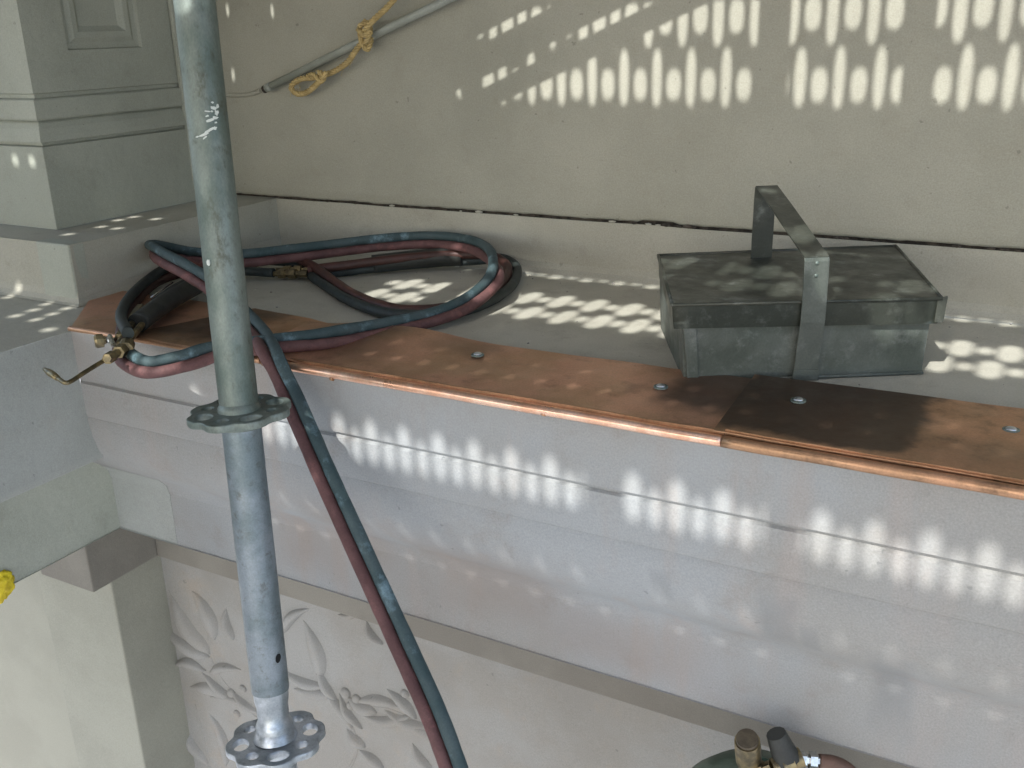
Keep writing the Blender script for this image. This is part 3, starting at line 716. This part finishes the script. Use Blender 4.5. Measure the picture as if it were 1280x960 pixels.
h2 = twin('shaded_hose', 'shaded, darker coloured coils of the blue and red twin hose on the ledge', 'hose', c2, r_h*1.04, BLUE_SHADED, RED_SHADED, 'shaded_blue_hose', 'red_hose')
mb = MB(); mb.tube(catmull([Z(577,320,.026), Z(540,322,.024), Z(500,326,.022), Z(466,330,.020)], 6), .0165, 18); mb.build('rubber_sleeve', BLACK, h2)
# coupling and tail
mb = MB(); dirc = (Z(345,341,.014)-Z(385,341,.014))
def along(a, b, t): return a.lerp(b, t)
a_, b_ = Z(388,341,.014), Z(342,341,.012)
qq = (b_-a_).to_track_quat('Z','Y').to_matrix().to_4x4(); Lc = (b_-a_).length
for off in (-.0075, .0085):
    mb.lathe([(.0001,0),(.0065,0),(.0068,Lc*.2),(.0050,Lc*.22),(.0050,Lc*.3),(.0092,Lc*.31),(.0092,Lc*.5),(.006,Lc*.51),(.006,Lc*.6),(.0085,Lc*.61),(.0085,Lc*.78),(.0050,Lc*.8),(.0048,Lc),(.0001,Lc)], Matrix.Translation(a_+V((0,off,.003 if off > 0 else 0))) @ qq, 6, sm=False)
mb.build('brass_coupling', BRASS, h2)
mb = MB(); mb.tube(catmull([Z(342,341,.014), Z(300,339,.015), Z(262,343,.016), Z(225,358,.018), Z(195,378,.020)], 8), .0085, 12); mb.build('hose_tail', BLUE_SHADED, h2)

# ------------------------------------------------------------------ blow torch
tc_ = empty('gas_torch', Z(150,425,.02), 'brass gas torch with bent nozzle, lying over the left end of the copper', 'torch')
def rod(name, pts, r, mtl, n=12, sub=6, rad=None):
    mb = MB(); q = catmull(pts, sub) if len(pts) > 2 else [V(p) for p in pts]; mb.tube(q, r, n, rad=rad); return mb.build(name, mtl, tc_)
rod('nozzle_tube', [Z(150,440,.016), Z(128,452,.014), Z(105,466,.012), Z(90,476,.011), Z(82,478.5,.011), Z(74,474,.012), Z(66,468,.012)], .0030, BRASS)
mb = MB(); a_, b_ = Z(72,472.5,.0125), Z(55,461,.014); qq = (b_-a_).to_track_quat('Z','Y').to_matrix().to_4x4(); Lc = (b_-a_).length
mb.lathe([(.0001,0),(.0038,0),(.0045,Lc*.25),(.0048,Lc*.55),(.0032,Lc*.8),(.0022,Lc),(.0001,Lc)], Matrix.Translation(a_) @ qq, 14); mb.build('nozzle_tip', BRASS, tc_)
def nut(px0, px1, prof_, mtl, name, n=6, z0=.02, z1=.02, sm=False):
    a_, b_ = Z(*px0, z0), Z(*px1, z1); qq = (b_-a_).to_track_quat('Z','Y').to_matrix().to_4x4(); Lc = (b_-a_).length
    mb = MB(); mb.lathe([(.0001,0)]+[(r, t*Lc) for r, t in prof_]+[(.0001,Lc)], Matrix.Translation(a_) @ qq, n, sm=sm); return mb.build(name, mtl, tc_)
nut((134,449),(160,433), [(.0075,0),(.0075,.3),(.0055,.32),(.0055,.5),(.009,.52),(.009,.95),(.006,1)], BRASS, 'mixer_block')
nut((132,425),(118,427), [(.006,0),(.006,.15),(.0098,.2),(.0102,.8),(.008,1)], BRASS, 'valve_knob', 12)
nut((144,426),(130,425), [(.0045,0),(.0045,1)], STEEL, 'valve_stem', 10)
nut((157,437),(160,428), [(.010,0),(.0105,.7),(.007,1)], BRASS, 'valve_knob', 12)
nut((139,447),(134,448), [(.0060,0),(.0060,1)], BRASS, 'clamp_nut', 6, .024, .026)
nut((142,432),(137,420), [(.0035,0),(.0035,1)], STEEL, 'lever', 8, .024, .03)
rod('mixer_tube', [Z(148,432,.020), Z(160,412,.021), Z(172,394,.022)], .0052, BRASS)
rod('mixer_tube', [Z(158,430,.018), Z(172,412,.019), Z(186,397,.020)], .0052, BRASS)
nut((150,424),(157,413), [(.009,0),(.009,1)], BRASS, 'hex_nut')
nut((165,402),(176,385), [(.0085,0),(.009,.5),(.0075,1)], BRASS, 'hex_nut', 6, .022, .024)
rod('handle', [Z(172,404,.022), Z(200,383,.024), Z(228,366,.025), Z(262,348,.026)], .0150, BLACK, 16, rad=None)
rod('handle_tube', [Z(178,390,.026), Z(205,371,.030), Z(232,352,.032)], .0058, BLACK, 10)
rod('trigger_rod', [Z(188,372,.040), Z(216,353,.043)], .0013, STEEL, 8)

# ------------------------------------------------------------------ conduit and rope on the wall
def W_(px_, py_, off=.02): return at_y(px_, py_, WALLY-off)
cd = empty('conduit', W_(330,112), 'pale grey plastic pipe with open end slanting across the wall behind the scaffold pole', 'pipe')
a_, b_ = W_(334,110,.018), W_(612,-26,.022)
mb = MB(); mb.tube([a_, a_.lerp(b_, .5)+V((0,0,.001)), b_], .0072, 18); mb.build('tube', PIPE, cd)
e_ = (a_-b_).normalized()
mb = MB(); mb.tube([a_-e_*.012, a_+e_*.002], .0080, 18); mb.build('end_collar', PIPE, cd)
mb = MB(); mb.tube([a_+e_*.002, a_+e_*.009], .0074, 18); mb.build('dark_plug', DARK, cd)
mb = MB(); mb.tube(catmull([W_(326,113,.004), W_(312,118,.001), W_(290,119,0), W_(262,118,0)], 6), .0045, 10); mb.build('wall_ridge', PLASTER, cd)  # low ridge in the wall's own plaster, left of the pipe end
rp = empty('rope', W_(455,40), 'frayed yellow rope knotted round the grey pipe at the top of the wall', 'rope')
def rope(pts, r=.0046, pitch=.024, name='rope_strand', n=14):
    P = catmull(pts, n); Ls = [0]
    for i in range(1, len(P)): Ls.append(Ls[-1]+(P[i]-P[i-1]).length)
    for k in range(3):
        q = []; nr = None
        for i, p in enumerate(P):
            tg = (P[min(i+1,len(P)-1)]-P[max(i-1,0)]).normalized()
            if nr is None: nr = tg.cross(V((0,1,0.01))).normalized()
            nr = (nr-tg*nr.dot(tg)).normalized(); bn = tg.cross(nr); an = 2*math.pi*(Ls[i]/pitch+k/3)
            q.append(p+(nr*math.cos(an)+bn*math.sin(an))*r*.62)
        mb = MB(); mb.tube(q, r*.62, 7); mb.build(name, ROPE, rp)
rope([W_(505,-16,.035), W_(485,8,.035), W_(466,26,.036), W_(455,40,.040)])
rope([W_(462,28,.030), W_(450,33,.036), W_(452,52,.040), W_(459,62,.036), W_(464,50,.026), W_(462,34,.022), W_(454,26,.028)], r=.0040)
rope([W_(447,36,.040), W_(455,44,.046), W_(463,40,.044), W_(456,55,.040)], r=.0038)
rope([W_(455,50,.036), W_(444,64,.030), W_(434,78,.024), W_(418,89,.022), W_(404,94,.026), W_(392,97,.028), W_(375,99,.028), W_(364,108,.026), W_(371,117,.024), W_(384,115,.024), W_(396,105,.030), W_(404,95,.036), W_(399,90,.032)])
rope([W_(408,90,.036), W_(402,102,.038), W_(392,93,.034), W_(384,95,.030)], r=.0036)
rope([W_(404,92,.026), W_(398,103,.026), W_(390,108,.024)], r=.003)
for k in range(26):        # loose fibres
    bx, by = random.choice(((370,110),(392,98),(456,45),(430,82),(404,96)))
    p = W_(bx+random.uniform(-8,8), by+random.uniform(-7,7), .034); q = p+V((random.uniform(-.012,.012), random.uniform(-.006,.004), random.uniform(-.012,.010)))
    mb = MB(); mb.tube(catmull([p, p.lerp(q,.5)+V((0,0,.003)), q], 3), .00035, 4); mb.build('loose_fibre', ROPE, rp)

# ------------------------------------------------------------------ gas cylinder with regulator
gc = empty('gas_cylinder', (-.24, 1.03, -1.3), 'green gas cylinder with brass regulator and knobs, below the cornice at the bottom edge', 'gas cylinder')
def at_d2(a, b, c): return at_d(a, b+11, c)
gb = at_d(944, 1018, 1.32)
mb = MB(); Rr = .115
mb.lathe([(.018,.045),(.022,.030),(.045,.024),(.075,.010),(.100,-.016),(.112,-.05),(Rr,-.09),(Rr,-1.0),(.0,-1.0)], Matrix.Translation(gb+V((0,0,.035))), 40); mb.build('shoulder', GREEN, gc)
def gpart(name, pA, pB, dA, dB, prof_, mtl, n=20, sm=True):
    a_, b_ = at_d2(*pA, dA), at_d2(*pB, dB); qq = (b_-a_).to_track_quat('Z','Y').to_matrix().to_4x4(); Lc = (b_-a_).length
    mb = MB(); mb.lathe([(.0001,0)]+[(r, t*Lc) for r, t in prof_]+[(.0001,Lc)], Matrix.Translation(a_) @ qq, n, sm=sm)
    o = mb.build(name, mtl, gc); md = o.modifiers.new('es','EDGE_SPLIT'); md.split_angle = math.radians(40); return o
ga = gpart('gauge', (938,968), (934,915), 1.24, 1.19, [(.010,0),(.0115,.3),(.0135,.5),(.0155,.55),(.0155,.93),(.0150,1)], BRASS)
gcp = gpart('gauge_cap', (934.2,917), (933.8,912), 1.192, 1.186, [(.0135,0),(.0130,1)], mat('brown_cap', (.06,.045,.03), .5, var=(.10,.08,.05), vscale=60)); gcp.parent = ga; gcp.matrix_parent_inverse = Matrix.Identity(4)
gpart('regulator_knob', (984,938), (970,906), 1.20, 1.19, [(.0165,0),(.0165,.1),(.0145,.5),(.0120,1)], BLACK, 12)
gpart('regulator_body', (1002,935), (966,948), 1.20, 1.20, [(.012,0),(.012,.3),(.017,.32),(.017,.7),(.011,.72),(.011,1)], BRASS)
gpart('hex_union', (1000,938), (1026,940), 1.20, 1.20, [(.010,0),(.010,.25),(.0065,.27),(.0065,.4),(.0105,.42),(.0105,.75),(.006,.78),(.006,1)], STEEL, 6, False)
gpart('hex_union', (966,948), (946,956), 1.20, 1.21, [(.009,0),(.009,.4),(.012,.42),(.012,1)], BRASS, 6, False)
gpart('valve_stem', (985,945), (990,985), 1.21, 1.22, [(.010,0),(.010,1)], BRASS, 12)
gpart('valve_stem', (965,950), (960,985), 1.20, 1.21, [(.008,0),(.009,.5),(.009,1)], STEEL, 6, False)
mb = MB(); mb.tube(catmull([at_d2(1024,940,1.20), at_d2(1042,942,1.20), at_d2(1060,951,1.20), at_d2(1074,968,1.21), at_d2(1082,1000,1.22)], 8), .0082, 12); mb.build('supply_hose', mat('brown_rubber', (.13,.07,.05), .65, var=(.09,.05,.035), vscale=30, bump=.2), gc)

# ------------------------------------------------------------------ yellow rag
yc = at_x(-6, 726, -1.44)
mb = MB(); bm = bmesh.new(); bmesh.ops.create_icosphere(bm, subdivisions=4, radius=1)
vs = []
for v in bm.verts:
    n1 = noise.noise(v.co*2.2)*.5+noise.noise(v.co*5)*.25+abs(noise.noise(v.co*3+V((5,0,0))))*.3; k = .017*(1+n1*.8)
    vs.append(yc+V((v.co.x*k*.6+.010, v.co.y*k*1.3, v.co.z*k*(1.1 if v.co.z > 0 else 1.9))))
mb.add(vs, [[v.index for v in f.verts] for f in bm.faces], True); bm.free()
tag(mb.build('yellow_rag', YELLOW), 'crumpled bright yellow rag hanging below the cornice at the left edge', 'rag')

# ------------------------------------------------------------------ scaffold lift overhead (its perforated decking lets the sun through)
HD = 1.0
NOHOLE = (-.890, -.818)  # holes left out along this stretch to keep sun spots off the pole
sh = SUNK*HD
PLK = iter(['holed steel plank overhead that throws sun spots on the cornice front','holed steel plank overhead that throws the sun spots beside the toolbox','narrow steel plank overhead that throws the thin row of dashes along the ledge','holed steel plank overhead that throws ovals and bars on the plaster wall','plain unholed steel plank overhead nearest the plaster wall','unseen wide steel sheet overhead, holes placed to cast sun spots by the left pier'])
def plank(y0, y1, x0, x1, rows, name='steel_plank'):
    label = next(PLK)
    """rows: (centre y', half-cell in y, [(x, w, l, dy)]) in ground-shadow coordinates"""
    e = empty(name, (x0, y0-sh, HD), label, 'scaffold plank', 'steel scaffold planks overhead')
    for zt in (HD, HD-.0018):
        mb = MB() if zt == HD else mb
        ycur = y0
        for yc_, hy, holes in sorted(rows, key=lambda r: r[0]):
            ya, yb_ = yc_-hy, yc_+hy
            if ya > ycur+1e-6: mb.quad((x0,ycur-sh,zt),(x1,ycur-sh,zt),(x1,ya-sh,zt),(x0,ya-sh,zt))
            xc = x0
            for (hx, wd, ln, dy, cw) in sorted(holes):
                if yc_ < 1.2 and x0 > -2 and NOHOLE[0] < hx < NOHOLE[1]: continue
                xa_, xb_ = hx-cw/2, hx+cw/2
                if xa_ < xc-1e-6: continue
                if xa_ > xc+1e-6: mb.quad((xc,ya-sh,zt),(xa_,ya-sh,zt),(xa_,yb_-sh,zt),(xc,yb_-sh,zt))
                wd *= 1+.10*noise.noise(Vector((hx*40, yc_*30, 1))); ln *= 1+.08*noise.noise(Vector((hx*37, yc_*30, 5)))
                n = 24; OO, II = [], []
                for k in range(n):
                    a = 2*math.pi*(k+.5)/n; c_, s_ = math.cos(a), math.sin(a)
                    ex = 2.6
                    ix = hx+wd/2*math.copysign(abs(c_)**(2/ex), c_); iy = yc_+dy+ln/2*math.copysign(abs(s_)**(2/ex), s_)
                    II.append((ix, iy))
                    m_ = max(abs(c_), abs(s_)); OO.append((hx+cw/2*c_/m_, yc_+hy*s_/m_))
                # exact corners
                for k in range(n):
                    j = (k+1) % n
                    mb.quad((OO[k][0],OO[k][1]-sh,zt),(OO[j][0],OO[j][1]-sh,zt),(II[j][0],II[j][1]-sh,zt),(II[k][0],II[k][1]-sh,zt))
                    if zt == HD: mb.quad(*[(II[i_][0],II[i_][1]-sh,z_) for i_, z_ in ((k,HD),(j,HD),(j,HD-.0018),(k,HD-.0018))])
                for sx in (-1, 1):
                    for sy in (-1, 1):
                        # fill the cell's corner missed by the fan
                        cand = [(p[0], p[1]) for p in OO if (p[0]-hx)*sx > 0 and (p[1]-yc_)*sy > 0]
                        px1 = max([p for p in cand if abs(abs(p[1]-yc_)-hy) < 1e-6] or [(hx,yc_+sy*hy)], key=lambda p: abs(p[0]-hx))
                        py1 = max([p for p in cand if abs(abs(p[0]-hx)-cw/2) < 1e-6] or [(hx+sx*cw/2,yc_)], key=lambda p: abs(p[1]-yc_))
                        cc = (hx+sx*cw/2, yc_+sy*hy)
                        mb.poly([(px1[0],px1[1]-sh,zt),(cc[0],cc[1]-sh,zt),(py1[0],py1[1]-sh,zt)])
                xc = xb_
            if xc < x1: mb.quad((xc,ya-sh,zt),(x1,ya-sh,zt),(x1,yb_-sh,zt),(xc,yb_-sh,zt))
            ycur = yb_
        if ycur < y1: mb.quad((x0,ycur-sh,zt),(x1,ycur-sh,zt),(x1,y1-sh,zt),(x0,y1-sh,zt))
    mb.build('deck_plate', DECKM, e, weld=False)
    mb = MB()
    for yy_ in (y0+.001, y1-.004): mb.box((x0, yy_-sh, HD-.045), (x1, yy_+.003-sh, HD-.0025))
    mb.build('side_flange', DECKM, e)
    return e
def row(yc_, hy, x_large, pitch, xmin, xmax, W=.0285, L=.072, w_=.019, l=.034, dyS=0, lshow=True, sshow=True):
    hs = []; k = -60
    while k < 80:
        x = x_large+k*pitch
        if xmin <= x <= xmax and lshow: hs.append((x, W, L, 0, pitch*.56))
        x2 = x+pitch/2
        if xmin <= x2 <= xmax and sshow: hs.append((x2, w_, l, dyS, pitch*.43))
        k += 1
    return (yc_, hy, hs)
XL, XRt = -1.10, 1.2
plank(.66, 1.0, XL, XRt, [row(.762, .03, -.786, .0525, -1.09, 1.1, W=.0095, L=.016, sshow=False), row(.874, .0385, -.812, .0525, -1.09, 1.1, W=.0215, L=.058, w_=.0185, l=.044, dyS=-.008)])
plank(1.0, 1.49, XL, XRt, [row(1.032, .02, -.80, .043, -.80, 1.0, W=.008, L=.014, sshow=False), row(1.085, .02, -.79, .071, -.80, .5, W=.007, L=.012, sshow=False), row(1.322, .0390, -.7185, .0595, -1.035, 1.1, W=.0310, L=.076, w_=.0215, l=.034), row(1.401, .0390, -.763, .0597, -1.035, 1.1, W=.0310, L=.076, w_=.0215, l=.034)])
plank(1.49, 1.66, XL, XRt, [row(1.545, .012, -.786, .0605, -1.0, 1.1, W=.026, L=.020, w_=.022, l=.010, dyS=.004)])
plank(1.66, 2.05, XL, XRt, [row(1.895, .0425, -.7815, .0567, -1.0, 1.1, W=.0158, L=.086, w_=.0228, l=.048, dyS=-.010), row(1.982, .0425, -.514, .0567, -1.0, 1.1, W=.0158, L=.086, w_=.0228, l=.048)])
plank(2.05, 2.56, XL, XRt, [])
# left bay: unseen sheet, each small hole placed to cast one sun spot
sc = [(-1.659,1.355),(-1.613,1.354),(-1.558,1.352),(-1.532,1.303),(-1.490,1.311),(-1.557,1.395),(-1.498,1.392),(-1.529,1.233),
      (-1.602,1.047),(-1.594,1.076),(-1.479,.972),(-1.483,1.008),(-1.497,1.043),(-1.426,.970),(-1.439,1.038),(-1.431,1.004),(-1.340,.780),(-1.36,.95),(-1.515,2.02),(-1.40,2.015),(-1.52,1.90)]
rowsd = {}
for x, y in sc: rowsd.setdefault(round(y/.036), []).append((x, y))
rows = []
for k_, hs in rowsd.items():
    yc_ = k_*.036; hh = []; lastx = -9
    for x, y in sorted(hs):
        if x-lastx < .036: continue
        lastx = x
        sz = (.018, .020)
        if y > 1.5: sz = (.0065, .024)
        if abs(y-.780) < .01: sz = (.010, .028)
        hh.append((x, sz[0], min(sz[1], .030), max(-.006, min(.006, y-yc_)), .034))
    rows.append((yc_, .018, hh))
plank(.60, 2.56, -3.0, XL, rows)
for i in range(7):
    y1 = .657-i*.27; mb = MB(); mb.box((-3.0, y1-.268-sh, HD-.042), (1.8, y1-sh-.0005, HD-.003)); o = mb.build('timber_board', WOOD, bevel=.004)
    tag(o, 'timber scaffold board overhead, %s board out from the steel planks' % ('first','second','third','fourth','fifth','sixth','seventh')[i], 'scaffold board', 'timber scaffold boards overhead')
def tube_thing(name, a, b, r, label, group=None):
    mb = MB(); mb.tube([a, b], r, 20); o = mb.build(name, GALV); tag(o, label, 'scaffold tube', group); return o
tube_thing('transom', (-.428, -1.1, HD-.075), (-.428, 1.54, HD-.075), .0242, 'left of the two cross tubes carrying the decking overhead, out of the picture')
tube_thing('transom', (-.222, -1.1, HD-.070), (-.222, 1.54, HD-.070), .0190, 'right of the two cross tubes carrying the decking overhead, out of the picture')
sl = .405
def diag(off, r, nm, lab, x0=-1.16, x1=-.40):
    yb_ = 1.25; f_ = lambda x: (.327+(x+.941)*sl)+off+(WALLY-yb_)/SUNK
    tube_thing('brace', (x0, yb_, f_(x0)), (x1, yb_, f_(x1)), r, lab)
diag(-.028, .0130, 'brace', 'lowest of the sloping brace tubes under the decking, out of the picture')
diag(.036, .0190, 'brace', 'middle of the sloping brace tubes under the decking, out of the picture')
mb = MB(); yb_ = 1.25; f_ = lambda x: (.327+(x+.941)*sl)+(WALLY-yb_)/SUNK
vs = []
for x in (-1.16, -.62):
    for y in (yb_-.006, yb_+.006):
        for o_ in (.086, .30): vs.append((x, y, min(f_(x)+o_, HD-.05)))
mb.add(vs, [(0,1,3,2),(4,6,7,5),(0,4,5,1),(2,3,7,6),(0,2,6,4),(1,5,7,3)])
tag(mb.build('shade_board', WOOD), 'unseen sloping board added above the brace tubes to shade the wall', 'board')  # added board, blocks the sun from the upper left of the wall
